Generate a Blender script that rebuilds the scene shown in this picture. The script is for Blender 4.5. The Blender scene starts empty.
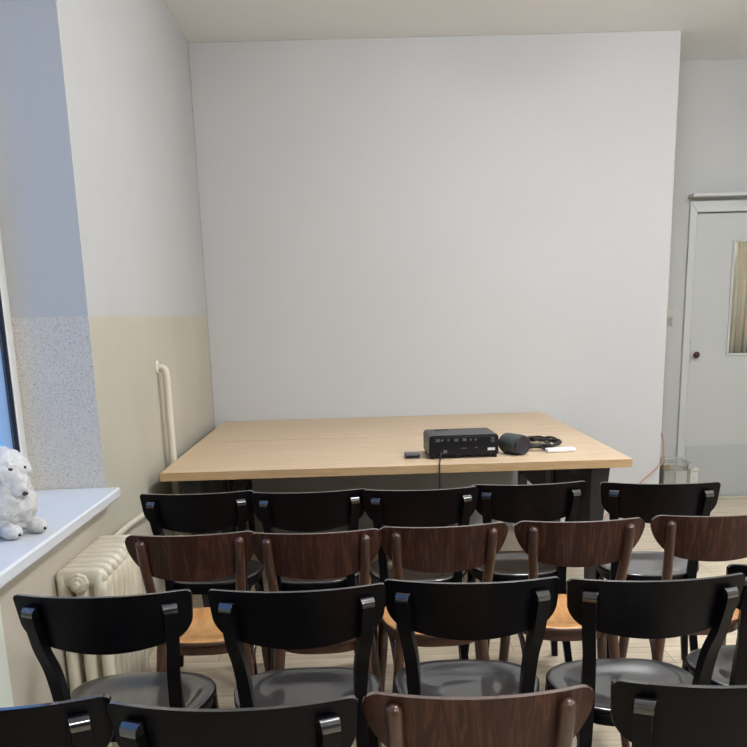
import bpy, bmesh, math, random
from math import sin, cos, pi, sqrt, radians
from mathutils import Vector, Matrix, noise
random.seed(7)
S = bpy.context.scene
COL = S.collection

# ------------------------------------------------------------------ settings
S.view_settings.view_transform = 'Standard'
S.view_settings.look = 'None'
S.view_settings.gamma = 1.0
S.view_settings.use_curve_mapping = False
S.view_settings.exposure = 0.0

XL, YB, ZC, XR, YD = -0.930, 5.885, 2.9715, 1.970, 6.570   # left wall, screen wall, ceiling, screen wall end, door wall
YR, XW = 3.276, -1.195                                      # window reveal, window plane
ZDADO = 1.42
SILL = 0.815

# ------------------------------------------------------------------ camera
cam_d = bpy.data.cameras.new('camera')
cam = bpy.data.objects.new('camera', cam_d)
COL.objects.link(cam)
F_PX, PY, PITCH, ROLL, YAW, CH = 908.06, 544.36, 0.24661, 0.02887, -0.01206, 1.3933
cp, sp, cy_, sy_ = cos(PITCH), sin(PITCH), cos(YAW), sin(YAW)
Rr = Vector((cy_, sy_, 0)); Fw = Vector((-sy_*cp, cy_*cp, -sp)); Up = Vector((-sy_*sp, cy_*sp, cp))
ix = cos(ROLL)*Rr - sin(ROLL)*Up
iy = sin(ROLL)*Rr + cos(ROLL)*Up
M = Matrix((ix, iy, -Fw)).transposed().to_4x4()
M.translation = Vector((0, 0, CH))
cam.matrix_world = M
cam_d.sensor_fit = 'HORIZONTAL'
cam_d.sensor_width = 36.0
cam_d.lens = 36.0*F_PX/747.0
cam_d.shift_y = (PY-373.5)/747.0
cam_d.clip_start = 0.05
S.camera = cam

# ------------------------------------------------------------------ materials
def new_mat(name):
    m = bpy.data.materials.new(name); m.use_nodes = True
    nt = m.node_tree
    b = nt.nodes['Principled BSDF']
    return m, nt, b

def plain(name, col, rough=0.5, metal=0.0, noise_amt=0.03, scale=12.0, bump=0.0, spec=0.5, coat=0.0):
    """paint or plastic with a faint uneven tone and optional bump"""
    m, nt, b = new_mat(name)
    tc = nt.nodes.new('ShaderNodeTexCoord')
    n = nt.nodes.new('ShaderNodeTexNoise'); n.inputs['Scale'].default_value = scale; n.inputs['Detail'].default_value = 4
    nt.links.new(tc.outputs['Object'], n.inputs['Vector'])
    r = nt.nodes.new('ShaderNodeValToRGB')
    c0 = [max(0, c*(1-noise_amt)) for c in col]; c1 = [min(1, c*(1+noise_amt)) for c in col]
    r.color_ramp.elements[0].position = .3; r.color_ramp.elements[1].position = .7
    r.color_ramp.elements[0].color = (*c0, 1); r.color_ramp.elements[1].color = (*c1, 1)
    nt.links.new(n.outputs['Fac'], r.inputs['Fac'])
    nt.links.new(r.outputs['Color'], b.inputs['Base Color'])
    b.inputs['Roughness'].default_value = rough; b.inputs['Metallic'].default_value = metal
    b.inputs['Specular IOR Level'].default_value = spec
    b.inputs['Coat Weight'].default_value = coat
    if bump:
        n2 = nt.nodes.new('ShaderNodeTexNoise'); n2.inputs['Scale'].default_value = scale*8
        nt.links.new(tc.outputs['Object'], n2.inputs['Vector'])
        bp = nt.nodes.new('ShaderNodeBump'); bp.inputs['Strength'].default_value = bump; bp.inputs['Distance'].default_value = .004
        nt.links.new(n2.outputs['Fac'], bp.inputs['Height']); nt.links.new(bp.outputs['Normal'], b.inputs['Normal'])
    return m

def wood(name, dark, mid, light, scale=(1.2, 14, 14), rough=.4, contrast=.5, coat=0.0, vary=True, bump=.08, spec=.5):
    """grain stretched along one local axis; ring noise plus fine pores"""
    m, nt, b = new_mat(name)
    L = nt.links.new
    tc = nt.nodes.new('ShaderNodeTexCoord')
    mp = nt.nodes.new('ShaderNodeMapping'); mp.inputs['Scale'].default_value = scale
    if vary:
        oi = nt.nodes.new('ShaderNodeObjectInfo')
        mu = nt.nodes.new('ShaderNodeVectorMath'); mu.operation = 'SCALE'; mu.inputs['Scale'].default_value = 17.0
        cb = nt.nodes.new('ShaderNodeCombineXYZ')
        for i in range(3): L(oi.outputs['Random'], cb.inputs[i])
        L(cb.outputs[0], mu.inputs[0])
        ad = nt.nodes.new('ShaderNodeVectorMath'); ad.operation = 'ADD'
        L(tc.outputs['Object'], mp.inputs['Vector']); L(mp.outputs[0], ad.inputs[0]); L(mu.outputs[0], ad.inputs[1])
        vec = ad.outputs[0]
    else:
        L(tc.outputs['Object'], mp.inputs['Vector']); vec = mp.outputs[0]
    n1 = nt.nodes.new('ShaderNodeTexNoise'); n1.inputs['Scale'].default_value = 1.6; n1.inputs['Detail'].default_value = 3; n1.inputs['Distortion'].default_value = .6
    L(vec, n1.inputs['Vector'])
    mm = nt.nodes.new('ShaderNodeMath'); mm.operation = 'MULTIPLY'; mm.inputs[1].default_value = 9.0; L(n1.outputs['Fac'], mm.inputs[0])
    fr = nt.nodes.new('ShaderNodeMath'); fr.operation = 'PINGPONG'; fr.inputs[1].default_value = 1.0; L(mm.outputs[0], fr.inputs[0])
    n2 = nt.nodes.new('ShaderNodeTexNoise'); n2.inputs['Scale'].default_value = 7.0; n2.inputs['Detail'].default_value = 5
    L(vec, n2.inputs['Vector'])
    mx = nt.nodes.new('ShaderNodeMath'); mx.operation = 'MULTIPLY_ADD'; mx.inputs[1].default_value = contrast
    L(fr.outputs[0], mx.inputs[0]); 
    m3 = nt.nodes.new('ShaderNodeMath'); m3.operation = 'MULTIPLY'; m3.inputs[1].default_value = 1-contrast; L(n2.outputs['Fac'], m3.inputs[0])
    L(m3.outputs[0], mx.inputs[2])
    r = nt.nodes.new('ShaderNodeValToRGB')
    e = r.color_ramp.elements
    e[0].position = .1; e[0].color = (*dark, 1); e[1].position = .9; e[1].color = (*light, 1)
    k = e.new(.5); k.color = (*mid, 1)
    L(mx.outputs[0], r.inputs['Fac']); L(r.outputs['Color'], b.inputs['Base Color'])
    b.inputs['Roughness'].default_value = rough; b.inputs['Coat Weight'].default_value = coat
    b.inputs['Coat Roughness'].default_value = .25; b.inputs['Specular IOR Level'].default_value = spec
    bp = nt.nodes.new('ShaderNodeBump'); bp.inputs['Strength'].default_value = bump; bp.inputs['Distance'].default_value = .002
    L(mx.outputs[0], bp.inputs['Height']); L(bp.outputs['Normal'], b.inputs['Normal'])
    return m

def dado_wall(name, top, low, speck=None, speck_amt=.5, speck_scale=150.0, stain=0.05, rough_low=.5):
    """wall paint: matt above the dado line, oil paint (plain or speckled) below it"""
    m, nt, b = new_mat(name)
    L = nt.links.new
    geo = nt.nodes.new('ShaderNodeNewGeometry')
    sep = nt.nodes.new('ShaderNodeSeparateXYZ'); L(geo.outputs['Position'], sep.inputs[0])
    wn = nt.nodes.new('ShaderNodeTexNoise'); wn.inputs['Scale'].default_value = 14; L(geo.outputs['Position'], wn.inputs['Vector'])
    wa = nt.nodes.new('ShaderNodeMath'); wa.operation = 'MULTIPLY_ADD'; wa.inputs[1].default_value = .012; L(wn.outputs['Fac'], wa.inputs[0]); L(sep.outputs['Z'], wa.inputs[2])
    gt = nt.nodes.new('ShaderNodeMath'); gt.operation = 'GREATER_THAN'; gt.inputs[1].default_value = ZDADO+.006; L(wa.outputs[0], gt.inputs[0])
    n = nt.nodes.new('ShaderNodeTexNoise'); n.inputs['Scale'].default_value = 2.5; n.inputs['Detail'].default_value = 5; L(geo.outputs['Position'], n.inputs['Vector'])
    def tone(col, amt):
        r = nt.nodes.new('ShaderNodeValToRGB')
        r.color_ramp.elements[0].position = .3; r.color_ramp.elements[1].position = .7
        r.color_ramp.elements[0].color = (*[c*(1-amt) for c in col], 1); r.color_ramp.elements[1].color = (*[min(1, c*(1+amt)) for c in col], 1)
        L(n.outputs['Fac'], r.inputs['Fac']); return r.outputs['Color']
    lowc = tone(low, stain)
    if speck:
        s = nt.nodes.new('ShaderNodeTexNoise'); s.inputs['Scale'].default_value = speck_scale; s.inputs['Detail'].default_value = 1.0
        L(geo.outputs['Position'], s.inputs['Vector'])
        sr = nt.nodes.new('ShaderNodeValToRGB'); sr.color_ramp.elements[0].position = .56; sr.color_ramp.elements[1].position = .66
        sr.color_ramp.elements[0].color = (0, 0, 0, 1); sr.color_ramp.elements[1].color = (speck_amt,)*3+(1,)
        L(s.outputs['Fac'], sr.inputs['Fac'])
        mx = nt.nodes.new('ShaderNodeMix'); mx.data_type = 'RGBA'; L(sr.outputs['Color'], mx.inputs[0]); L(lowc, mx.inputs[6]); mx.inputs[7].default_value = (*speck, 1)
        lowc = mx.outputs[2]
    fm = nt.nodes.new('ShaderNodeMix'); fm.data_type = 'RGBA'; L(gt.outputs[0], fm.inputs[0]); L(lowc, fm.inputs[6]); L(tone(top, .012), fm.inputs[7])
    L(fm.outputs[2], b.inputs['Base Color'])
    rm = nt.nodes.new('ShaderNodeMix'); rm.data_type = 'FLOAT'; L(gt.outputs[0], rm.inputs[0]); rm.inputs[2].default_value = rough_low; rm.inputs[3].default_value = .9
    L(rm.outputs[0], b.inputs['Roughness'])
    b.inputs['Specular IOR Level'].default_value = .35
    n2 = nt.nodes.new('ShaderNodeTexNoise'); n2.inputs['Scale'].default_value = 60; L(geo.outputs['Position'], n2.inputs['Vector'])
    bp = nt.nodes.new('ShaderNodeBump'); bp.inputs['Strength'].default_value = .12; bp.inputs['Distance'].default_value = .004
    L(n2.outputs['Fac'], bp.inputs['Height']); L(bp.outputs['Normal'], b.inputs['Normal'])
    return m

def floor_mat():
    m, nt, b = new_mat('laminate_floor')
    L = nt.links.new
    tc = nt.nodes.new('ShaderNodeTexCoord')
    br = nt.nodes.new('ShaderNodeTexBrick'); br.inputs['Scale'].default_value = 1.0
    br.inputs['Brick Width'].default_value = 1.25; br.inputs['Row Height'].default_value = .18; br.inputs['Mortar Size'].default_value = .0015
    br.inputs['Color1'].default_value = (.60, .505, .37, 1); br.inputs['Color2'].default_value = (.68, .585, .44, 1); br.inputs['Mortar'].default_value = (.25, .19, .13, 1)
    L(tc.outputs['Object'], br.inputs['Vector'])
    mp = nt.nodes.new('ShaderNodeMapping'); mp.inputs['Scale'].default_value = (1.5, 22, 1); L(tc.outputs['Object'], mp.inputs['Vector'])
    n = nt.nodes.new('ShaderNodeTexNoise'); n.inputs['Scale'].default_value = 2.2; n.inputs['Detail'].default_value = 6; L(mp.outputs[0], n.inputs['Vector'])
    r = nt.nodes.new('ShaderNodeValToRGB'); r.color_ramp.elements[0].color = (.62, .6, .57, 1); r.color_ramp.elements[1].color = (1.1, 1.1, 1.1, 1)
    r.color_ramp.elements[0].position = .25; r.color_ramp.elements[1].position = .65
    L(n.outputs['Fac'], r.inputs['Fac'])
    mx = nt.nodes.new('ShaderNodeMix'); mx.data_type = 'RGBA'; mx.blend_type = 'MULTIPLY'; mx.inputs[0].default_value = .8
    L(br.outputs['Color'], mx.inputs[6]); L(r.outputs['Color'], mx.inputs[7]); L(mx.outputs[2], b.inputs['Base Color'])
    b.inputs['Roughness'].default_value = .38
    return m

def glass(name, tint=(1, 1, 1), gloss=.12, rough=.02):
    m = bpy.data.materials.new(name); m.use_nodes = True
    nt = m.node_tree; nt.nodes.clear()
    o = nt.nodes.new('ShaderNodeOutputMaterial'); t = nt.nodes.new('ShaderNodeBsdfTransparent'); g = nt.nodes.new('ShaderNodeBsdfGlossy')
    t.inputs[0].default_value = (*tint, 1); g.inputs['Roughness'].default_value = rough
    lw = nt.nodes.new('ShaderNodeLayerWeight'); lw.inputs['Blend'].default_value = .5
    pw = nt.nodes.new('ShaderNodeMath'); pw.operation = 'POWER'; pw.inputs[1].default_value = 5.0; nt.links.new(lw.outputs['Facing'], pw.inputs[0])
    ad = nt.nodes.new('ShaderNodeMath'); ad.operation = 'MULTIPLY_ADD'; ad.inputs[1].default_value = .7; ad.inputs[2].default_value = .03+gloss*.3
    nt.links.new(pw.outputs[0], ad.inputs[0])
    x = nt.nodes.new('ShaderNodeMixShader')
    nt.links.new(ad.outputs[0], x.inputs[0]); nt.links.new(t.outputs[0], x.inputs[1]); nt.links.new(g.outputs[0], x.inputs[2]); nt.links.new(x.outputs[0], o.inputs[0])
    return m

def emit(name, col, st):
    m, nt, b = new_mat(name)
    b.inputs['Base Color'].default_value = (.9, .9, .9, 1)
    b.inputs['Emission Color'].default_value = (*col, 1); b.inputs['Emission Strength'].default_value = st
    return m

WHITE = (.52, .525, .518)
MT = dict(
    wall=plain('white_wall_paint', WHITE, .9, noise_amt=.012, scale=2.0, bump=.05, spec=.25),
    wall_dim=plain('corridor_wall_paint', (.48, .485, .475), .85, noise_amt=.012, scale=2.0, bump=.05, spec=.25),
    rear=plain('unseen_rear_darkener', (.10, .075, .055), .7),  # unseen rear wall coloured dark so the chair backs reflect dark
    ceil=plain('ceiling_paint', (.79, .80, .80), .95, noise_amt=.015, scale=1.5, spec=.2),
    left=dado_wall('left_wall_paint', (.445, .447, .44), (.455, .427, .345), (.42, .37, .29), .22, 130, .05),
    reveal=dado_wall('reveal_paint', (.505, .492, .455), (.63, .58, .495), (.15, .14, .13), .60, 260, .03),
    undersill=dado_wall('undersill_paint', (.445, .447, .44), (.47, .425, .345), (.22, .19, .15), .45, 230, .04),
    floor=floor_mat(),
    oak=wood('oak_tabletop', (.46, .325, .195), (.565, .42, .27), (.64, .50, .345), (.9, 13, 13), .42, .3, vary=True, bump=.03),
    oak_edge=wood('oak_edge_band', (.40, .255, .12), (.47, .31, .155), (.53, .36, .19), (1.1, 20, 20), .45, .35, bump=.03),
    blackmetal=plain('black_powder_coat', (.012, .012, .014), .42, spec=.5),
    blackwood=plain('black_stained_beech', (.0022, .0021, .0036), .34, noise_amt=.25, scale=30, spec=.13, bump=.012),
    blackpost=plain('black_lacquered_beech', (.0025, .0024, .004), .20, noise_amt=.2, scale=30, spec=.9, coat=1.0),
    blackseat=plain('black_satin_seat', (.012, .0115, .012), .30, noise_amt=.15, scale=40, spec=.9, bump=.015, coat=1.0),
    walnut=wood('walnut_veneer', (.018, .0055, .003), (.038, .0125, .007), (.098, .038, .021), (24, 9, 1.6), .40, .4, coat=.0, spec=.28),
    walnut_post=wood('walnut_turned', (.03, .011, .006), (.055, .021, .011), (.09, .038, .02), (20, 20, 2.0), .3, .3, coat=.3),
    honey=wood('honey_wood_seat', (.36, .155, .042), (.50, .235, .07), (.62, .33, .12), (14, 2, 10), .33, .35, coat=.3),
    walnut_rimgloss=plain('walnut_polished_edge', (.075, .034, .021), .22, noise_amt=.15, scale=40, spec=.9, coat=1.0),
    walnut_rim=plain('walnut_seat_edge', (.055, .022, .012), .4, noise_amt=.2, scale=25),
    radiator=plain('cream_radiator_enamel', (.60, .55, .43), .35, noise_amt=.05, scale=20, bump=.05),
    pipe=plain('cream_pipe_enamel', (.60, .555, .45), .4, noise_amt=.04, scale=15),
    sill=plain('white_sill_laminate', (.64, .665, .69), .25, noise_amt=.01),
    pvc=plain('white_window_plastic', (.74, .735, .71), .35, noise_amt=.01),
    gasket=plain('black_rubber_gasket', (.012, .012, .014), .5),
    glass=glass('window_glass', (.86, .93, .97)),
    doorwhite=plain('white_door_lacquer', (.46, .47, .45), .4, noise_amt=.012, scale=3),
    doorframe=plain('white_frame_lacquer', (.49, .495, .478), .38, noise_amt=.012, scale=3),
    kick=plain('grey_kick_plate', (.40, .41, .395), .35, noise_amt=.015, scale=3),
    curtain=plain('cream_curtain_cloth', (.56, .51, .40), .9, noise_amt=.06, scale=10),
    brass=plain('aged_brass', (.08, .035, .022), .35, metal=.6),
    plast_black=plain('black_projector_plastic', (.006, .006, .008), .38, spec=.3, noise_amt=.1, scale=60, bump=.05),
    plast_top=plain('charcoal_projector_top', (.035, .035, .036), .45, noise_amt=.1, scale=60, bump=.05),
    plast_grey=plain('dull_grey_plastic', (.10, .10, .11), .5),
    portgrey=plain('port_grey', (.07, .07, .085), .4),
    label=plain('pale_label_paper', (.62, .62, .64), .6),
    cable=plain('black_cable_rubber', (.014, .013, .012), .5),
    orange=plain('orange_cable_rubber', (.50, .21, .12), .5),
    white_plastic=plain('glossy_white_plastic', (.78, .76, .76), .3),
    tub=plain('cloudy_tub_plastic', (.50, .50, .47), .35),
    speaker=plain('charcoal_speaker_cloth', (.042, .052, .050), .7, noise_amt=.2, scale=120, bump=.2),
    speakercap=plain('black_speaker_cap', (.010, .010, .016), .4),
    doorglass=glass('door_glass', (.95, .95, .93), 0.0),
    clear=glass('clear_box_plastic', (.88, .90, .89), .35, .08),
    clearlid=glass('clear_lid_plastic', (.80, .82, .81), .6, .12),
    switch=plain('cream_switch_plastic', (.50, .49, .42), .4),
    switchgrey=plain('grey_switch_plastic', (.33, .33, .33), .5),
    plush=plain('white_plush_fur', (.60, .605, .60), .95, noise_amt=.05, scale=25, bump=.6, spec=.1),
    plushgrey=plain('greyish_plush_fur', (.55, .54, .52), .95, noise_amt=.06, scale=25, bump=.6, spec=.1),
    eye=plain('dark_eye', (.012, .010, .010), .2),
    mint=plain('pale_mint_paint', (.60, .63, .55), .5, noise_amt=.02),
    greytrim=plain('olive_floor_trim', (.42, .40, .29), .5),
    lamp=emit('lamp_opal_glass', (.985, 1.0, 1.03), 60.0),
    greycard=plain('grey_card', (.36, .37, .37), .7),
    brownlatch=plain('brown_latch_plastic', (.20, .15, .09), .4),
)

# ------------------------------------------------------------------ mesh helpers
def bm_box(bm, x0, x1, y0, y1, z0, z1, mi=0):
    vs = [bm.verts.new(p) for p in ((x0, y0, z0), (x1, y0, z0), (x1, y1, z0), (x0, y1, z0), (x0, y0, z1), (x1, y0, z1), (x1, y1, z1), (x0, y1, z1))]
    fs = []
    for f in ((3, 2, 1, 0), (4, 5, 6, 7), (0, 1, 5, 4), (1, 2, 6, 5), (2, 3, 7, 6), (3, 0, 4, 7)):
        q = bm.faces.new([vs[i] for i in f]); q.material_index = mi; fs.append(q)
    return fs

def link(name, bm, mats, parent=None, smooth=False, bevel=0.0, seg=2, angle=40, loc=None):
    bmesh.ops.recalc_face_normals(bm, faces=bm.faces[:])
    me = bpy.data.meshes.new(name); bm.to_mesh(me); bm.free()
    o = bpy.data.objects.new(name, me); COL.objects.link(o)
    if not isinstance(mats, (list, tuple)): mats = [mats]
    for m in mats: me.materials.append(m)
    if smooth:
        for p in me.polygons: p.use_smooth = True
    if bevel:
        md = o.modifiers.new('bevel', 'BEVEL'); md.width = bevel; md.segments = seg; md.limit_method = 'ANGLE'; md.angle_limit = radians(angle)
        for p in me.polygons: p.use_smooth = True
        md.harden_normals = True
    if parent is not None: o.parent = parent
    if loc is not None: o.location = loc
    return o

def box(name, x0, x1, y0, y1, z0, z1, mat, parent=None, bevel=0.0, seg=2):
    bm = bmesh.new(); bm_box(bm, x0, x1, y0, y1, z0, z1)
    return link(name, bm, mat, parent, bevel=bevel, seg=seg)

def catmull(pts, n=8):
    P = [Vector(p) for p in pts]
    if len(P) < 3: return P
    out = []
    for i in range(len(P)-1):
        p0 = P[max(i-1, 0)]; p1 = P[i]; p2 = P[i+1]; p3 = P[min(i+2, len(P)-1)]
        for k in range(n):
            t = k/n
            out.append(.5*((2*p1)+(-p0+p2)*t+(2*p0-5*p1+4*p2-p3)*t*t+(-p0+3*p1-3*p2+p3)*t**3))
    out.append(P[-1]); return out

def bm_tube(bm, pts, r, seg=12, cap=True, mi=0):
    """round tube; r is a number or a list per point"""
    rings = []; up = None
    n = len(pts)
    for i, p in enumerate(pts):
        d = (pts[min(i+1, n-1)]-pts[max(i-1, 0)]).normalized()
        if up is None:
            a = Vector((0, 0, 1)) if abs(d.z) < .9 else Vector((1, 0, 0))
            up = (a-d*a.dot(d)).normalized()
        else: up = (up-d*up.dot(d)).normalized()
        s = d.cross(up)
        rr = r[i] if isinstance(r, (list, tuple)) else r
        rings.append([bm.verts.new(p+(up*cos(2*pi*k/seg)+s*sin(2*pi*k/seg))*rr) for k in range(seg)])
    for a, b in zip(rings, rings[1:]):
        for k in range(seg):
            f = bm.faces.new((a[k], a[(k+1) % seg], b[(k+1) % seg], b[k])); f.material_index = mi
    if cap:
        for ring in (rings[0], rings[-1]):
            try: f = bm.faces.new(ring); f.material_index = mi
            except ValueError: pass
    return rings

def bm_sweep_rect(bm, pts, sizes, turns=None):
    """rectangular bar whose sides stay square to x and y; sizes = (wx, wy) per point"""
    rings = []
    for i, (p, (wx, wy)) in enumerate(zip(pts, sizes)):
        a = turns[i] if turns else 0.0; c, s = cos(a), sin(a)
        rings.append([bm.verts.new((p[0]+c*sx*wx/2-s*sy*wy/2, p[1]+s*sx*wx/2+c*sy*wy/2, p[2])) for sx, sy in ((-1, -1), (1, -1), (1, 1), (-1, 1))])
    for a, b in zip(rings, rings[1:]):
        for k in range(4): bm.faces.new((a[k], a[(k+1) % 4], b[(k+1) % 4], b[k]))
    bm.faces.new(rings[0]); bm.faces.new(rings[-1])
    return rings

def bm_lathe(bm, prof, center, axis='z', seg=24, mi=0):
    c = Vector(center); rings = []
    for r, h in prof:
        ring = []
        for k in range(seg):
            a = 2*pi*k/seg; u, v = r*cos(a), r*sin(a)
            p = {'z': (u, v, h), 'y': (u, h, v), 'x': (h, u, v)}[axis]
            ring.append(bm.verts.new(c+Vector(p)))
        rings.append(ring)
    for a, b in zip(rings, rings[1:]):
        for k in range(seg): f = bm.faces.new((a[k], a[(k+1) % seg], b[(k+1) % seg], b[k])); f.material_index = mi
    bm.faces.new(rings[0]).material_index = mi; bm.faces.new(rings[-1]).material_index = mi

def empty(name, loc=(0, 0, 0), rz=0.0):
    o = bpy.data.objects.new(name, None); o.empty_display_size = .1; COL.objects.link(o)
    o.location = loc; o.rotation_euler = (0, 0, rz); return o

def tag(o, label, cat, group=None):
    o['label'] = label; o['category'] = cat
    if group: o['group'] = group
    return o

def struct(o, label=None):
    o['kind'] = 'structure'
    if label: o['label'] = label
    return o

# ------------------------------------------------------------------ the room
XE, YS = 4.3, -5.5           # right-hand and rear ends of the room (outside the picture)
WB = 0.9                     # near end of the window opening
ZL = 2.70                    # window head
struct(box('floor', XL-.3, XE+.15, YS-.15, YD+1.6, -.08, 0, MT['floor']), 'pale wood-look laminate floor')
struct(box('ceiling', XL-.3, XE+.15, YS-.15, YD+1.6, ZC, ZC+.1, MT['ceil']), 'plain off-white ceiling')
# the thick partition the table stands against
struct(box('wall_back', XL, XR, YB, YD, 0, ZC, MT['wall'], bevel=.004), 'bare white wall behind the table')
# left wall with the window recess; reveal face carries the speckled paint
bm = bmesh.new()
bm_box(bm, XL-.3, XL, YR, YD, 0, ZC)
for f in bm.faces:
    if f.calc_center_median().y < YR+.001: f.material_index = 1
bm_box(bm, XL-.3, XL, WB, YR, 0, SILL-.04)
bm_box(bm, XL-.3, XL, WB, YR, ZL, ZC)
bm_box(bm, XL-.3, XL, YS, WB, 0, ZC)
for f in bm.faces:
    c = f.calc_center_median()
    if abs(c.y-WB) < .001: f.material_index = 1
for f in bm.faces:
    c = f.calc_center_median()
    if abs(c.x-XL) < .001 and WB < c.y < YR and c.z < SILL: f.material_index = 2
struct(link('wall_left', bm, [MT['left'], MT['reveal'], MT['undersill']]), 'white wall with beige dado paint and window recess')
# door wall beyond the partition, with a doorway opening
DX0, DX1, DZ = 2.367, 3.217, 2.018
bm = bmesh.new()
bm_box(bm, XR, DX0, YD, YD+.14, 0, ZC); bm_box(bm, DX0, DX1, YD, YD+.14, DZ, ZC); bm_box(bm, DX1, XE, YD, YD+.14, 0, ZC)
struct(link('wall_door_side', bm, MT['wall_dim']), 'white wall around the door')
struct(box('wall_right', XE, XE+.15, YS, YD+1.6, 0, ZC, MT['wall_dim']))
struct(box('wall_rear', XL, XE, YS-.15, YS, 0, ZC, MT['rear']))
struct(box('wall_corridor', XR-.6, XE, YD+1.45, YD+1.6, 0, ZC, MT['wall_dim']))
struct(box('trim_1', XL, XL+.006, 1.0, 2.215, 0, SILL-.045, MT['mint'], bevel=.002), 'pale mint painted strip below the windowsill')
struct(box('baseboard_door_side', DX0-.06, DX1+.3, YD-.018, YD, 0, .022, MT['greytrim'], bevel=.003), 'thin olive threshold strip under the door')

# ------------------------------------------------------------------ window
win = struct(empty('window_1', (XW, (WB+YR)/2, SILL)), 'white plastic window at the left')
def wbox(name, x0, x1, y0, y1, z0, z1, mat, bevel=.004):
    o = box(name, x0, x1, y0, y1, z0, z1, mat, None, bevel)
    o.parent = win; o.matrix_parent_inverse = win.matrix_world.inverted() if False else Matrix.Translation(-Vector(win.location))
    return o
FW = .062
bm = bmesh.new()
bm_box(bm, XW-.07, XW, YR-FW, YR, SILL, ZL); bm_box(bm, XW-.07, XW, WB, WB+FW, SILL, ZL)
bm_box(bm, XW-.07, XW, WB+FW, YR-FW, SILL, SILL+.05); bm_box(bm, XW-.07, XW, WB+FW, YR-FW, ZL-FW, ZL)
bm_box(bm, XW-.07, XW, (WB+YR)/2-.05, (WB+YR)/2+.05, SILL+.05, ZL-FW)
o = link('window_frame', bm, MT['pvc'], bevel=.005); o.parent = win; o.matrix_parent_inverse = Matrix.Translation(-Vector(win.location))
ym = (WB+YR)/2
for a, b in ((WB+FW, ym-.05), (ym+.05, YR-FW)):
    wbox('window_pane', XW-.016, XW-.011, a+.006, b-.006, SILL+.056, ZL-FW-.006, MT['glass'], 0)
    bm = bmesh.new(); t = .006
    for (y0, y1, z0, z1) in ((a, a+t, SILL+.05, ZL-FW), (b-t, b, SILL+.05, ZL-FW), (a+t, b-t, SILL+.05, SILL+.05+t), (a+t, b-t, ZL-FW-t, ZL-FW)):
        bm_box(bm, XW-.026, XW-.004, y0, y1, z0, z1)
    o = link('gasket', bm, MT['gasket']); o.parent = win; o.matrix_parent_inverse = Matrix.Translation(-Vector(win.location))
bm = bmesh.new()
bm_box(bm, XW, -.876, WB, YR-.002, SILL-.038, SILL)
o = link('window_sill', bm, MT['sill'], bevel=.008, seg=3); o.parent = win; o.matrix_parent_inverse = Matrix.Translation(-Vector(win.location))

# ------------------------------------------------------------------ door
door = struct(empty('door_1', (DX0, YD, 0)), 'white door with a narrow glazed panel and cream curtain')
INV = Matrix.Translation(-Vector(door.location))
def dpart(o): o.parent = door; o.matrix_parent_inverse = INV; return o
WX0, WX1, WZ0, WZ1 = 2.652, 2.933, 1.058, 1.822
bm = bmesh.new(); y0, y1 = YD+.012, YD+.052
g = .005
bm_box(bm, DX0+g, WX0, y0, y1, .012, DZ-g); bm_box(bm, WX1, DX1-g, y0, y1, .012, DZ-g)
bm_box(bm, WX0, WX1, y0, y1, .012, WZ0); bm_box(bm, WX0, WX1, y0, y1, WZ1, DZ-g)
dpart(link('door_leaf', bm, MT['doorwhite']))
dpart(box('kick_plate', DX0+.02, DX1-.02, YD+.008, YD+.0125, .03, .405, MT['kick'], bevel=.0015))
bm = bmesh.new(); t = .014
for (a, b, c, d) in ((WX0-t, WX0+.003, WZ0-t, WZ1+t), (WX1-.003, WX1+t, WZ0-t, WZ1+t), (WX0+.003, WX1-.003, WZ0-t, WZ0+.003), (WX0+.003, WX1-.003, WZ1-.003, WZ1+t)):
    bm_box(bm, a, b, YD+.002, YD+.013, c, d)
dpart(link('glazing_bead', bm, MT['doorframe'], bevel=.004))
dpart(box('door_pane', WX0, WX1, YD+.028, YD+.033, WZ0, WZ1, MT['doorglass']))
bm = bmesh.new(); n = 60; rows = []
for z in (WZ0-.06, WZ1+.06):
    rows.append([bm.verts.new((WX0+.022+(WX1-WX0+.05)*i/n, YD+.085+.016*sin(i*.75)+.006*sin(i*1.9+1), z)) for i in range(n+1)])
for i in range(n): bm.faces.new((rows[0][i], rows[0][i+1], rows[1][i+1], rows[1][i]))
o = link('door_curtain', bm, MT['curtain'], smooth=True); md = o.modifiers.new('solid', 'SOLIDIFY'); md.thickness = .003
dpart(o)
bm = bmesh.new()
bm_lathe(bm, ((.001, -.030), (.014, -.029), (.021, -.022), (.023, -.014), (.018, -.005), (.011, 0), (.010, .013)), (2.418, YD, 1.058), 'y', 20)
dpart(link('door_knob', bm, MT['brass'], smooth=True))
bm = bmesh.new()   # frame: mitred architrave with a projecting cap
x0, x1, zt = DX0-.052, DX1+.052, DZ+.075
def prism(bm, poly, ya, yb):
    a = [bm.verts.new((x, ya, z)) for x, z in poly]; b = [bm.verts.new((x, yb, z)) for x, z in poly]
    bm.faces.new(a); bm.faces.new(b[::-1])
    for i in range(len(poly)): bm.faces.new((a[i], a[(i+1) % len(poly)], b[(i+1) % len(poly)], b[i]))
prism(bm, ((x0, 0), (DX0, 0), (DX0, DZ), (x0, zt)), YD-.022, YD+.06)
prism(bm, ((x1, 0), (DX1, 0), (DX1, DZ), (x1, zt)), YD-.022, YD+.06)
prism(bm, ((DX0, DZ), (DX1, DZ), (x1, zt), (x0, zt)), YD-.022, YD+.06)
dpart(link('door_frame', bm, MT['doorframe'], bevel=.004))
dpart(box('door_cornice', x0-.012, x1+.012, YD-.105, YD, zt+.018, zt+.040, MT['doorframe'], bevel=.004))
dpart(box('lock_strike', DX0-.002, DX0+.008, YD-.003, YD+.014, 1.00, 1.17, MT['gasket'], bevel=.002))
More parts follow.
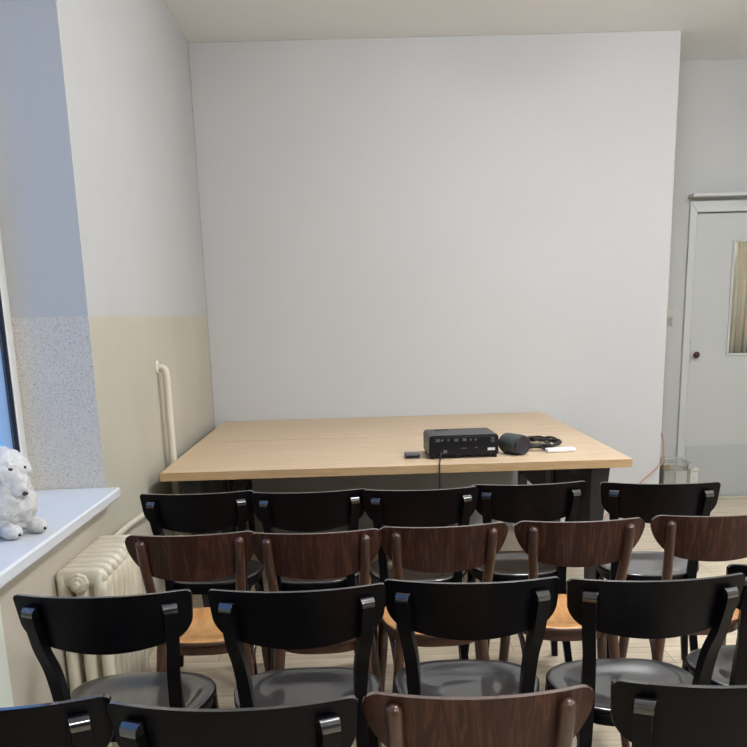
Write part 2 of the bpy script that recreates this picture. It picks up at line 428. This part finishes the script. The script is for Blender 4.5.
dpart(box('closer_bracket', 2.70, 2.75, YD-.032, YD-.022, DZ+.035, DZ+.05, MT['switchgrey'], bevel=.003))

sw = tag(empty('light_switch', (2.222, YD, 1.327)), 'small cream light switch on the wall beside the white door', 'light switch')
def loc_part(o, root): o.parent = root; o.matrix_parent_inverse = Matrix.Translation(-Vector(root.location)); return o
loc_part(box('switch_plate', 2.186, 2.242, YD-.010, YD, 1.262, 1.392, MT['switch'], bevel=.004), sw)
for z0 in (1.270, 1.332):
    loc_part(box('rocker', 2.194, 2.234, YD-.016, YD-.010, z0, z0+.052, MT['switch'] if z0 > 1.3 else MT['switchgrey'], bevel=.003), sw)

# ------------------------------------------------------------------ chairs
BZ, SZ = .8033, .4534        # top of back, top of seat
def y_back(x, z, W, sag): return -sag*(1-min(1, abs(x)/W)**2)+(BZ-z)*math.tan(radians(12))
def backrest(kind):
    W = .204 if kind == 'black' else .193
    bm = bmesh.new()
    NX, NZ = 40, 8; sag = .047; th = .012
    grid = []
    for i in range(NX+1):
        u = -cos(pi*i/NX); x = W*u*.9995; ax = abs(x)
        if kind == 'black':
            rt, rb, hb = .014, .040, .110
            zt = BZ; zb = BZ-hb-.036*(1-(ax/W)**2)
        else:
            rt, rb, hb = .030, .085, .112
            zt = BZ; zb = BZ-hb-.030*(1-(ax/W)**2)
        if ax > W-rt: zt = BZ-rt+sqrt(max(0, rt*rt-(ax-(W-rt))**2))
        if ax > W-rb: zb = zb+rb-sqrt(max(0, rb*rb-(ax-(W-rb))**2))
        # the plate narrows a little downwards
        col = []
        for k in range(NZ+1):
            z = zb+(zt-zb)*k/NZ
            col.append((x*(1-.06*(BZ-z)/.15), z, y_back(x, z, W, sag)))
        grid.append(col)
    F = [[bm.verts.new((x, y+th/2, z)) for x, z, y in c] for c in grid]
    Bk = [[bm.verts.new((x, y-th/2, z)) for x, z, y in c] for c in grid]
    for i in range(NX):
        for k in range(NZ):
            bm.faces.new((F[i][k], F[i+1][k], F[i+1][k+1], F[i][k+1]))
            bm.faces.new((Bk[i][k], Bk[i][k+1], Bk[i+1][k+1], Bk[i+1][k]))
        bm.faces.new((F[i][NZ], F[i+1][NZ], Bk[i+1][NZ], Bk[i][NZ])).material_index = 1; bm.faces.new((F[i][0], Bk[i][0], Bk[i+1][0], F[i+1][0]))
    for k in range(NZ):
        bm.faces.new((F[0][k], F[0][k+1], Bk[0][k+1], Bk[0][k])); bm.faces.new((F[NX][k], Bk[NX][k], Bk[NX][k+1], F[NX][k+1]))
    return bm

SEAT_A = [.196]
def seat_outline(t, off=0.0):
    """t in [0, 2pi): rounded trapezoid, wide and full at the front, narrower at the back"""
    y0, y1, a = .032, .388, SEAT_A[0]
    b = (y1-y0)/2; c, s = cos(t), sin(t); n = 2.7
    x = a*math.copysign(abs(c)**(2/n), c); y = b*math.copysign(abs(s)**(2/n), s)
    f = .84+.16*min(1, (y+b)/(1.25*b))
    x *= f
    L = sqrt(x*x+y*y); k = (L-off)/L
    return x*k, (y0+y1)/2+y*k

def seat_mesh(th=.018):
    bm = bmesh.new(); N = 56
    levels = []
    def dish(r):
        t = max(0, min(1, (.86-r)/.42)); return -.015*t*t*(3-2*t)
    for r in (.15, .3, .44, .52, .60, .68, .76, .82, .88, .94):
        levels.append([(seat_outline(2*pi*k/N)[0]*r, .21+(seat_outline(2*pi*k/N)[1]-.21)*r, SZ+dish(r)) for k in range(N)])
    for off, dz in ((.008, 0), (.003, -.002), (0, -.006), (0, -th+.005), (.003, -th+.001), (.008, -th), (.03, -th)):
        levels.append([(*seat_outline(2*pi*k/N, off), SZ+dz) for k in range(N)])
    rings = [[bm.verts.new(p) for p in l] for l in levels]
    c = bm.verts.new((0, .21, SZ+dish(0)))
    for k in range(N): bm.faces.new((c, rings[0][k], rings[0][(k+1) % N]))
    for i, (a, b) in enumerate(zip(rings, rings[1:])):
        for k in range(N):
            f = bm.faces.new((a[k], b[k], b[(k+1) % N], a[(k+1) % N]))
            if i >= 11: f.material_index = 1
    f = bm.faces.new(rings[-1]); f.material_index = 1
    return bm

def apron_mesh():
    bm = bmesh.new(); N = 56
    R = []
    for off, z in ((.010, SZ-.0175), (.012, SZ-.046), (.030, SZ-.046), (.030, SZ-.0175)):
        R.append([bm.verts.new((*seat_outline(2*pi*k/N, off), z)) for k in range(N)])
    for a, b in zip(R, R[1:]+R[:1]):
        for k in range(N): bm.faces.new((a[k], b[k], b[(k+1) % N], a[(k+1) % N]))
    return bm

def rear_leg(kind, s):
    bm = bmesh.new()
    if kind == 'black':
        key = [(.157*s, -.030, BZ-.046), (.151*s, -.006, BZ-.13), (.141*s, .024, .60), (.136*s, .050, .50), (.136*s, .060, .42), (.146*s, .040, .25), (.172*s, -.012, 0)]
        pts = catmull(key, 5); n = len(pts)
        sizes = [(.031 if p.z > .4 else .031-.007*(.42-p.z)/.42, .024+.008*max(0, 1-abs(p.z-.45)/.25)-(.004*(.42-p.z)/.42 if p.z < .42 else 0)) for i, p in enumerate(pts)]
        turns = [s*radians(24)*max(0, min(1, (p.z-.47)/.25)) for p in pts]
        # rounded-over top end: the outer face curls forward to meet the backrest
        tp, ts, tt = [], [], []
        up = (pts[0]-pts[1]).normalized(); a = turns[0]; fw = Vector((-sin(a), cos(a), 0))
        for k in range(7, 0, -1):
            th = k/7*pi/2*.96; w = .024*cos(th)
            tp.append(pts[0]+up*.024*sin(th)+fw*(.012-w/2)); ts.append((.031+.003*sin(th), max(w, .0015))); tt.append(a)
        bm_sweep_rect(bm, tp+pts, ts+sizes, tt+turns)
        for f in bm.faces:
            if f.calc_center_median().z > pts[0].z+.001: f.material_index = 1
        return bm
    key = [(.140*s, -.028, BZ-.026), (.137*s, -.012, BZ-.10), (.131*s, .018, .61), (.125*s, .050, .50), (.126*s, .062, .42), (.144*s, .042, .25), (.172*s, -.012, 0)]
    pts = catmull(key, 6); n = len(pts)
    rad = []
    for i, p in enumerate(pts):
        r = .0150 if p.z > .42 else .0165-.005*(.42-p.z)/.42
        rad.append(r)
    d = (pts[0]-pts[1]).normalized()
    tip = []; tr = []
    for k, (a, q) in enumerate(((1.0, .25), (.85, .55), (.6, .80), (.3, .95))):
        tip.append(pts[0]+d*.013*a); tr.append(.0150*q)
    bm_tube(bm, tip+pts, tr+rad, 14)
    return bm

def front_leg(kind, s):
    bm = bmesh.new()
    pts = [Vector((.160*s, .325, SZ-.02)), Vector((.165*s, .335, .30)), Vector((.178*s, .355, .12)), Vector((.188*s, .368, 0))]
    if kind == 'black':
        bm_sweep_rect(bm, pts, [(.034, .034), (.033, .033), (.028, .028), (.024, .024)])
    else: bm_tube(bm, pts, [.0175, .017, .014, .0115], 14)
    return bm

def brace(s, front):
    bm = bmesh.new()
    if front: pts = catmull([(.168*s, .338, .235), (.164*s, .318, .33), (.155*s, .265, .392), (.150*s, .215, .408)], 6)
    else: pts = catmull([(.147*s, .044, .24), (.140*s, .072, .33), (.145*s, .12, .392), (.150*s, .200, .408)], 6)
    bm_tube(bm, pts, .0085, 10)
    return bm

def make_chair(kind):
    root = empty('dining_chair')
    off = Matrix.Translation((0, -.20, 0))
    SEAT_A[0] = .196 if kind == 'black' else .179
    if kind == 'black': back, post, seat, rim = MT['blackwood'], [MT['blackwood'], MT['blackpost']], MT['blackseat'], MT['blackwood']
    else: back, post, seat, rim = MT['walnut'], MT['walnut_post'], MT['honey'], MT['walnut_rim']
    def part(name, bm, mat, **k):
        bm.transform(off)
        return link(name, bm, mat, root, **k)
    part('seat', seat_mesh(), [seat, rim], smooth=True)
    part('seat_frame', apron_mesh(), rim)
    part('backrest', backrest(kind), [back, MT['blackpost'] if kind == 'black' else MT['walnut_rimgloss']], bevel=.0035, seg=3, angle=50)
    for s in (-1, 1):
        if kind == 'black': part('leg', rear_leg(kind, s), post, bevel=.004, seg=2, angle=35)
        else: part('leg', rear_leg(kind, s), post, smooth=True)
    for s in (-1, 1):
        if kind == 'black': part('leg', front_leg(kind, s), post, bevel=.004, seg=2, angle=35)
        else: part('leg', front_leg(kind, s), post, smooth=True)
    for s in (-1, 1):
        for fr in (True, False): part('brace', brace(s, fr), post, smooth=True)
    return root

def copy_chair(root):
    r = root.copy(); COL.objects.link(r)
    for ch in list(root.children):
        c = ch.copy(); c.parent = r; COL.objects.link(c)
    return r

G1, G2, G3, G4 = 'black chairs in the row nearest the table', 'dark brown chairs in the second row', 'black chairs in the third row', 'chairs in the nearest row'
CH_ = [  # kind, x, y (top corners of the back), turn, label, group
 ('black', -.585, 3.192, .004, 'black wooden chair in the row nearest the table, leftmost, beside the cream wall pipe', G1),
 ('black', -.183, 3.156, .030, 'black wooden chair in the row nearest the table, second from the left wall', G1),
 ('black', .2085, 3.134, .001, 'black wooden chair in the row nearest the table, directly in front of the projector', G1),
 ('black', .599, 3.173, .009, 'black wooden chair in the row nearest the table, in front of its right-hand legs', G1),
 ('black', 1.045, 3.111, -.169, 'black wooden chair turned slightly askew, standing clear of the table at its right end', G1),
 ('brown', -.4953, 2.558, .018, 'brown wooden chair with honey seat in the second row, leftmost, next to the radiator', G2),
 ('brown', -.1333, 2.536, .019, 'brown wooden chair with honey seat, second in the all-brown row from the radiator', G2),
 ('brown', .2345, 2.565, .040, 'brown wooden chair in the middle of the all-brown row, third from the radiator', G2),
 ('brown', .6356, 2.576, -.010, 'brown wooden chair with wavy figured back, fourth in the all-brown row', G2),
 ('brown', 1.043, 2.590, -.030, 'brown wooden chair at the right end of the all-brown row, cut by the picture edge', G2),
 ('black', -.5963, 1.988, -.013, 'black wooden chair leftmost in the third row, in front of the radiator', G3),
 ('black', -.1531, 1.982, .015, 'black wooden chair second from left in the third row, behind the two leftmost brown chairs', G3),
 ('black', .2471, 2.003, -.060, 'black wooden chair in the middle of the third row, behind the nearest brown chair backrest', G3),
 ('black', .6651, 1.973, -.005, 'black wooden chair fourth from left in the third row, second from the right edge', G3),
 ('black', 1.062, 2.045, -.020, 'black wooden chair at the right end of the third row, mostly outside the picture', G3),
 ('black', -.626, 1.392, .020, 'black wooden chair in the bottom left corner, nearest row, next to the windowsill wall', G4),
 ('black', -.2188, 1.362, -.026, 'black wooden chair in the nearest row, left of the single brown one', G4),
 ('brown', .1813, 1.375, -.001, 'brown wooden chair alone between black ones in the nearest row', G4),
 ('black', .606, 1.385, -.012, 'black wooden chair in the bottom right corner, right of the single brown one', G4),
]
proto = {}
for kind, x, y, a, label, grp in CH_:
    if kind in proto: r = copy_chair(proto[kind])
    else: r = proto[kind] = make_chair(kind)
    # the mesh is centred on the seat, 0.20 in front of the back's top corners
    r.location = (x-sin(a)*.20, y+cos(a)*.20, 0); r.rotation_euler = (0, 0, a)
    tag(r, label, 'chair', grp)

# ------------------------------------------------------------------ tables
TX0, TX1, TZ, TT = -.867, 1.183, .7595, .037
def make_table():
    root = empty('table')
    D = .989
    bm = bmesh.new()
    for f in bm_box(bm, TX0-.158, TX1-.158, -D/2, D/2, TZ-TT, TZ):
        if abs(f.calc_center_median().z-TZ) > .001: f.material_index = 1
    link('tabletop', bm, [MT['oak'], MT['oak_edge']], root, bevel=.0015, seg=2)
    zt = TZ-TT
    bm = bmesh.new()
    for s in (-1, 1):
        bm_box(bm, -.80, .80, s*.05-.02, s*.05+.02, zt-.045, zt)
        bm_box(bm, s*.80-.02, s*.80+.02, -.37, .37, zt-.045, zt)
    link('table_frame', bm, MT['blackmetal'], root)
    for s in (-1, 1): box('end_panel', s*.884-.012, s*.884+.012, -.322, .350, .38, zt, MT['blackmetal'], root, .003)
    for sx in (-1, 1):
        for sy in (-1, 1):
            bm = bmesh.new()
            P = [Vector((.905*sx, .385*sy, zt)), Vector((.887*sx, .388*sy, .36)), Vector((.872*sx, .392*sy, 0))]
            bm_sweep_rect(bm, P, [(.086, .09), (.054, .066), (.028, .040)])
            link('leg', bm, MT['blackmetal'], root, bevel=.004)
    return root
t1 = make_table(); t1.location = (.158, 3.892+.4945, 0)
tag(t1, 'oak topped table with black tapered legs nearest the chairs, carrying the projector', 'table', 'oak tables pushed together')
t2 = t1.copy(); COL.objects.link(t2)
for ch in list(t1.children):
    c = ch.copy(); c.parent = t2; COL.objects.link(c)
t2.location = (.158, YB-.005-.4945, 0)
tag(t2, 'oak topped table with black tapered legs pushed against the bare white wall', 'table', 'oak tables pushed together')

# ------------------------------------------------------------------ projector
PX, PYY = .463, 4.170
pr = tag(empty('projector', (PX, PYY, TZ), .035), 'black projector on the oak table, its socket side facing the chairs', 'projector')
W, D, z0, z1 = .157, .120, .014, .106
bm = bmesh.new()
prof = []
for (px, pz, r) in ((W, z0, .006), (W, z1, .016), (-W, z1, .016), (-W, z0, .006)):
    sx = 1 if px > 0 else -1; sz = 1 if pz > .05 else -1
    a0 = {(1, -1): -90, (1, 1): 0, (-1, 1): 90, (-1, -1): 180}[(sx, sz)]
    for k in range(6):
        a = radians(a0+90*k/5); prof.append((px-sx*r+r*cos(a), pz-sz*r+r*sin(a)))
A = [bm.verts.new((x, -D, z)) for x, z in prof]; B = [bm.verts.new((x, D, z)) for x, z in prof]
n = len(prof)
for i in range(n):
    f = bm.faces.new((A[i], A[(i+1) % n], B[(i+1) % n], B[i])); f.material_index = 1 if prof[i][1] > z1-.02 else 0
bm.faces.new(A); bm.faces.new(B[::-1])
link('housing', bm, [MT['plast_black'], MT['plast_top']], pr, bevel=.002, seg=2)
box('socket_panel', -W+.012, W-.008, -D-.0025, -D+.001, z0+.006, z1-.008, MT['plast_black'], pr, .002)
for i, x in enumerate((-.118, -.098, -.070, -.035, .002, .030, .053)):
    if i in (1,): box('socket', x-.005, x+.005, -D-.005, -D-.002, .080, .088, MT['plast_grey'], pr, .001)
    elif i in (0, 3, 4):
        box('socket', x-.009, x+.009, -D-.006, -D-.002, .077, .090, MT['portgrey'], pr, .0015)
    else:
        bm = bmesh.new(); bm_lathe(bm, ((.0055, -D-.007), (.0055, -D-.002)), (x, 0, .084), 'y', 14); link('socket', bm, MT['portgrey'], pr)
box('socket', -.093, -.077, -D-.006, -D-.002, .026, .040, MT['plast_grey'], pr, .001)
for x0_, x1_, zz in ((-.012, .012, .044), (.050, .062, .046)): box('panel_marking', x0_, x1_, -D-.0035, -D-.0024, zz, zz+.004, MT['plast_grey'], pr)
box('rating_label', .107, .140, -D-.0035, -D-.0024, .033, .045, MT['label'], pr)
bm = bmesh.new()
for k in range(4): bm_box(bm, .122, .138, -D-.0035, -D-.0024, .070+k*.006, .073+k*.006)
link('vent_slots', bm, MT['plast_grey'], pr)
box('control_panel', -.112, -.048, .070, .095, z1-.0005, z1+.003, MT['plast_black'], pr, .001)
for x, y in ((-.140, -.105), (.140, -.105), (-.140, .10), (.140, .10), (-.035, -.105)):
    bm = bmesh.new(); bm_lathe(bm, ((.011, 0), (.012, .006), (.010, .016)), (x, y, 0), 'z', 16); link('foot', bm, MT['plast_black'], pr)
bm = bmesh.new()
bm_lathe(bm, ((.036, D-.004), (.036, D+.012), (.030, D+.014), (.026, D+.006)), (.075, 0, .062), 'y', 24); link('lens', bm, MT['plast_grey'], pr, smooth=True)

bm = bmesh.new()
bm_tube(bm, catmull([(PX-.100, 4.038, TZ+.030), (PX-.106, 4.005, TZ+.012), (PX-.115, 3.94, TZ+.005), (PX-.120, 3.893, TZ+.004), (PX-.122, 3.879, TZ-.012), (PX-.122, 3.878, TZ-.08), (PX-.118, 3.885, TZ-.25), (PX-.10, 3.93, .30), (PX-.06, 4.0, .02), (PX-.02, 4.2, .006), (PX+.1, 4.9, .006)], 8), .0038, 8)
tag(link('power_cable', bm, MT['cable'], smooth=True), 'black cable hanging over the table edge below the projector', 'cable')

db = tag(empty('adapter_box', (.237, 4.108, TZ), .06), 'small dark grey box lying on the table left of the projector', 'adapter')
box('case', -.034, .034, -.026, .026, 0, .026, MT['plast_grey'], db, .004)
box('side_face', -.030, .030, -.0275, -.0255, .004, .015, MT['plast_black'], db, .001)

# speaker: short fat cylinder lying on its side, end cap towards the chairs
spk = tag(empty('portable_speaker', (.706, 4.135, TZ), .52), 'black cylindrical portable speaker lying on its side right of the projector', 'speaker')
bm = bmesh.new(); r = .046
bm_lathe(bm, ((.030, .066), (.041, .063), (r, .052), (r, -.050), (.043, -.056)), (0, 0, r+.001), 'y', 32)
link('speaker_body', bm, MT['speaker'], spk, smooth=True)
bm = bmesh.new()
bm_lathe(bm, ((.043, -.056), (.0435, -.064), (.039, -.068), (.034, -.064), (.010, -.062)), (0, 0, r+.001), 'y', 32)
link('end_cap', bm, MT['speakercap'], spk, smooth=True)
for s in (-1, 1):
    box('foot', s*.016-.006, s*.016+.006, -.045, .045, 0, .012, MT['speakercap'], spk, .002)

# coiled cable behind it
bm = bmesh.new(); pts = []
rc_ = random.Random(3)
for k in range(70):
    a = k*2*pi/13+.25*sin(k*.9); e = .72+.38*rc_.random()
    pts.append(Vector((.845+.085*cos(a)*e+.035*sin(k*.33), 4.345+.16*sin(a)*e, TZ+.007+.016*rc_.random()+.012*(k/70))))
bm_tube(bm, catmull(pts, 4), .0058, 8)
tag(link('coiled_cable', bm, MT['cable'], smooth=True), 'black cable coiled in a loose heap on the table behind the speaker', 'cable')
# white handset on the table
rc = tag(empty('remote_control', (.925, 4.155, TZ), .10), 'slim white remote control lying on the table at the right of the cable coil', 'remote control')
bm = bmesh.new(); bm_box(bm, -.068, .068, -.022, .022, 0, .020); link('case', bm, MT['white_plastic'], rc, bevel=.008, seg=3)
for i in range(5): box('button', -.048+i*.018, -.040+i*.018, -.006, .006, .0195, .0215, MT['label'], rc, .001)

# ------------------------------------------------------------------ radiator and pipes
RX, RZ0, RZ1 = -.852, .06, .683
rad = tag(empty('radiator', (RX, 2.62, 0)), 'cream cast iron column radiator under the white windowsill', 'radiator')
def section(y, feet):
    bm = bmesh.new(); hw = .079
    for zc, up in ((RZ1-.03, 1), (RZ0+.035, -1)):     # headers: rounded bars across the depth
        N = 14; P = []
        for k in range(N+1):
            t = k/N; P.append(Vector((-hw+2*hw*t, 0, zc)))
        rr = []
        rings = []
        for p in P:
            e = abs(p.x)/hw; h = .030*sqrt(max(.02, 1-max(0, (e-.55)/.45)**2)) if e > .55 else .030
            w = .0215*(h/.030)**.5
            rings.append([bm.verts.new((p.x, y+w*math.copysign(abs(cos(a))**.6, cos(a)), zc+h*math.copysign(abs(sin(a))**.7, sin(a)))) for a in [2*pi*i/12 for i in range(12)]])
        for a, b in zip(rings, rings[1:]):
            for i in range(12): bm.faces.new((a[i], a[(i+1) % 12], b[(i+1) % 12], b[i]))
        bm.faces.new(rings[0]); bm.faces.new(rings[-1])
    for x in (-.054, 0, .054):                        # three oval columns
        rings = []
        for z in (RZ0+.02, RZ0+.08, RZ0+.14, RZ1-.14, RZ1-.08, RZ1-.02):
            k = 1.0 if RZ0+.1 < z < RZ1-.1 else 1.15
            rings.append([bm.verts.new((x+.019*k*cos(2*pi*i/12), y+.0225*sin(2*pi*i/12), z)) for i in range(12)])
        for a, b in zip(rings, rings[1:]):
            for i in range(12): bm.faces.new((a[i], a[(i+1) % 12], b[(i+1) % 12], b[i]))
        bm.faces.new(rings[0]); bm.faces.new(rings[-1])
    for zc in (RZ1-.052, RZ0+.045):                     # hubs that join the sections
        bm_lathe(bm, ((.024, y-.030), (.024, y+.030)), (0, 0, zc), 'y', 18)
    if feet:
        for x in (-.05, .05): bm_lathe(bm, ((.020, 0), (.016, .02), (.020, RZ0+.02)), (x, y, 0), 'z', 12)
    return bm
NS = 8
for i in range(NS):
    link('section', section(.03+.06*i, i in (0, NS-1)), MT['radiator'], rad, smooth=True)
for zc in (RZ1-.04, RZ0+.045):
    bm = bmesh.new(); bm_lathe(bm, ((.009, -.036), (.011, -.028), (.012, -.022), (.021, -.020), (.022, -.012), (.029, -.010), (.031, -.002), (.031, .004)), (0, 0, zc), 'y', 8)
    link('end_plug', bm, MT['radiator'], rad)
PXX = -.890
bm = bmesh.new()
vt = catmull([(XL+.001, 4.31, 1.188), (PXX-.02, 4.31, 1.186), (PXX-.004, 4.31, 1.172), (PXX, 4.31, 1.14)], 6)
bm_tube(bm, vt+[Vector((PXX, 4.31, 1.0)), Vector((PXX, 4.31, .7)), Vector((PXX, 4.31, .3)), Vector((PXX, 4.31, .0))], .0185, 16)
wp = tag(empty('heating_pipe', (PXX, 4.31, 0)), 'cream vertical heating pipe bending out of the beige wall beside the table', 'pipe')
loc_part(link('riser', bm, MT['pipe'], smooth=True), wp)
bm = bmesh.new(); bm_lathe(bm, ((.034, XL), (.032, XL+.006), (.020, XL+.009)), (0, 4.31, 1.188), 'x', 20); loc_part(link('wall_collar', bm, MT['pipe'], smooth=True), wp)
bm = bmesh.new()
bm_tube(bm, catmull([(-.880, 3.12, .645), (-.893, 3.22, .642), (-.905, 3.5, .630), (-.905, 3.9, .606), (-.900, 4.1, .596), (PXX, 4.30, .588)], 6), .0115, 14)
loc_part(link('branch', bm, MT['pipe'], smooth=True), wp)

# ------------------------------------------------------------------ plush toy on the sill
tx, ty = -1.030, 2.565
toy = tag(empty('plush_toy', (tx, ty, SILL), radians(-30)), 'white fluffy plush animal sitting on the windowsill', 'plush toy')
def fuzzy(name, blobs, mat, parent, seed, amp=.006, sub=4):
    """closed furry skin: the outer shell of several overlapping ellipsoids, raised into tufts"""
    bm = bmesh.new()
    c0 = Vector(blobs[0][0])
    bmesh.ops.create_icosphere(bm, subdivisions=sub, radius=1.0)
    for v in bm.verts:
        d = v.co.normalized(); best = 0
        for c, r in blobs:
            c = Vector(c)-c0
            o = Vector((-c.x/r[0], -c.y/r[1], -c.z/r[2])); dd = Vector((d.x/r[0], d.y/r[1], d.z/r[2]))
            a = dd.dot(dd); b = o.dot(dd); q = o.dot(o)-1; disc = b*b-a*q
            if disc > 0: best = max(best, (-b+sqrt(disc))/a)
        p = d*best
        nz = noise.noise(p*55+Vector((seed, 0, 0)))*amp+noise.noise(p*150+Vector((0, seed, 0)))*amp*1.1
        v.co = c0+p+d*nz
    return link(name, bm, mat, parent, smooth=True)
fuzzy('body', [((0, 0, .085), (.098, .094, .092)), ((.004, 0, .130), (.084, .082, .085))], MT['plushgrey'], toy, 1.3, .007, 5)
hd = fuzzy('head', [((.010, 0, .180), (.084, .080, .068)), ((.052, 0, .155), (.050, .046, .046)), ((.080, 0, .134), (.026, .024, .028))], MT['plush'], toy, 4.1, .006, 5)
for s in (-1, 1):
    bm = bmesh.new(); bmesh.ops.create_icosphere(bm, subdivisions=2, radius=.0065, matrix=Matrix.Translation((.086, s*.023, .194)) @ Matrix.Diagonal((1, 1.3, .8, 1)))
    link('eye', bm, MT['eye'], hd, smooth=True)
bm = bmesh.new(); bmesh.ops.create_icosphere(bm, subdivisions=2, radius=.0085, matrix=Matrix.Translation((.107, 0, .124)) @ Matrix.Diagonal((.8, 1.1, .7, 1)))
link('nose', bm, MT['eye'], hd, smooth=True)
for s in (-1, 1):
    pw = fuzzy('paw', [((.082, s*.044, .022), (.036, .028, .022))], MT['plushgrey'], toy, 12+s, .004, 3)
    bm = bmesh.new(); bmesh.ops.create_icosphere(bm, subdivisions=1, radius=.005, matrix=Matrix.Translation((.117, s*.044, .016)))
    link('toe', bm, MT['eye'], pw, smooth=True)

# ------------------------------------------------------------------ clear boxes in the corner, orange cable
cb = tag(empty('storage_box', (2.12, 6.10, 0)), 'clear plastic lidded storage box on the floor at the end of the white wall', 'storage box')
def cbx(name, a, b, c, d, e, f, m, bevel=.004, root=cb): return loc_part(box(name, a, b, c, d, e, f, m, None, bevel), root)
bm = bmesh.new(); x0, x1, y0, y1, h, t = 2.030, 2.212, 5.98, 6.24, .365, .004
bm_box(bm, x0, x1, y0, y0+t, 0.004, h); bm_box(bm, x0, x1, y1-t, y1, 0.004, h); bm_box(bm, x0, x0+t, y0+t, y1-t, 0.004, h); bm_box(bm, x1-t, x1, y0+t, y1-t, 0.004, h); bm_box(bm, x0+t, x1-t, y0+t, y1-t, 0, .008)
loc_part(link('body', bm, MT['clear']), cb)
cbx('lid', x0-.008, x1+.008, y0-.008, y1+.008, h, h+.016, MT['clearlid'])
cbx('rim', x0-.006, x1+.006, y0-.006, y0, h-.014, h, MT['clearlid'], .002)
cbx('latch', x0-.012, x0+.032, y0-.020, y0-.006, h-.030, h+.014, MT['brownlatch'])
cbx('latch', x1-.024, x1+.012, y0-.020, y0-.006, h-.026, h+.012, MT['switchgrey'])
cbx('handle', x0+.03, x1-.03, y0+.08, y0+.095, h+.016, h+.042, MT['clearlid'])
o = box('grey_carton', x0+.012, x0+.082, y0+.02, y1-.05, .010, .335, MT['greycard'], None, .003); tag(o, 'plain grey carton inside the clear storage box, at its left', 'carton')
o = box('white_carton', x0+.092, x1-.012, y0+.03, y1-.05, .010, .320, MT['label'], None, .003); tag(o, 'pale carton inside the clear storage box, at its right', 'carton')
cb2 = tag(empty('lidded_tub', (2.262, 6.14, 0)), 'small translucent white lidded tub on the floor right of the clear storage box', 'tub')
cbx('body', 2.232, 2.292, 6.06, 6.22, 0, .305, MT['tub'], .008, cb2)
cbx('lid', 2.228, 2.298, 6.055, 6.225, .305, .330, MT['switch'], .005, cb2)
bm = bmesh.new()
bm_tube(bm, catmull([(1.984, 6.02, .62), (1.984, 5.95, .60), (1.984, 5.885, .55), (1.984, 5.866, .48), (1.978, 5.862, .415), (1.93, 5.862, .36), (1.84, 5.864, .28), (1.70, 5.864, .14), (1.55, 5.85, .02), (1.35, 5.80, .007), (1.22, 5.5, .007)], 8), .0042, 8)
tag(link('extension_cable', bm, MT['orange'], smooth=True), 'thin orange cable sagging along the end of the bare white wall', 'cable')

# ------------------------------------------------------------------ lamps, added curtain fill and daylight
LIGHTS = [(1.0, -.9), (1.0, 1.4), (1.0, 3.7), (3.2, -.9), (3.2, 1.4), (3.2, 3.7)]
for x, y in LIGHTS:
    r = tag(empty('ceiling_lamp', (x, y, ZC)), 'round white opal lamp fixed to the ceiling above the chairs', 'lamp', 'ceiling lamps')
    bm = bmesh.new(); bm_lathe(bm, [(.24*sqrt(max(0, 1-t*t))+.001, -.03-.17*t) for t in [k/10 for k in range(11)]], (0, 0, 0), 'z', 28)
    link('globe', bm, MT['lamp'], r, smooth=True)
    bm = bmesh.new(); bm_lathe(bm, ((.25, -.032), (.255, -.02), (.25, 0)), (0, 0, 0), 'z', 28)
    link('base', bm, MT['pvc'], r, smooth=True)
ld = bpy.data.lights.new('curtain_fill_light', 'AREA'); ld.size = .8; ld.energy = 70; ld.color = (1, .96, .9)  # added unseen light that brightens the curtain behind the door glass
lo = bpy.data.objects.new('curtain_fill_light', ld); COL.objects.link(lo); lo.location = (2.9, YD+.8, ZC-.05)

w = bpy.data.worlds.new('world'); S.world = w; w.use_nodes = True
bg = w.node_tree.nodes['Background']
bg.inputs['Color'].default_value = (.22, .45, 1.0, 1); bg.inputs['Strength'].default_value = 1.45
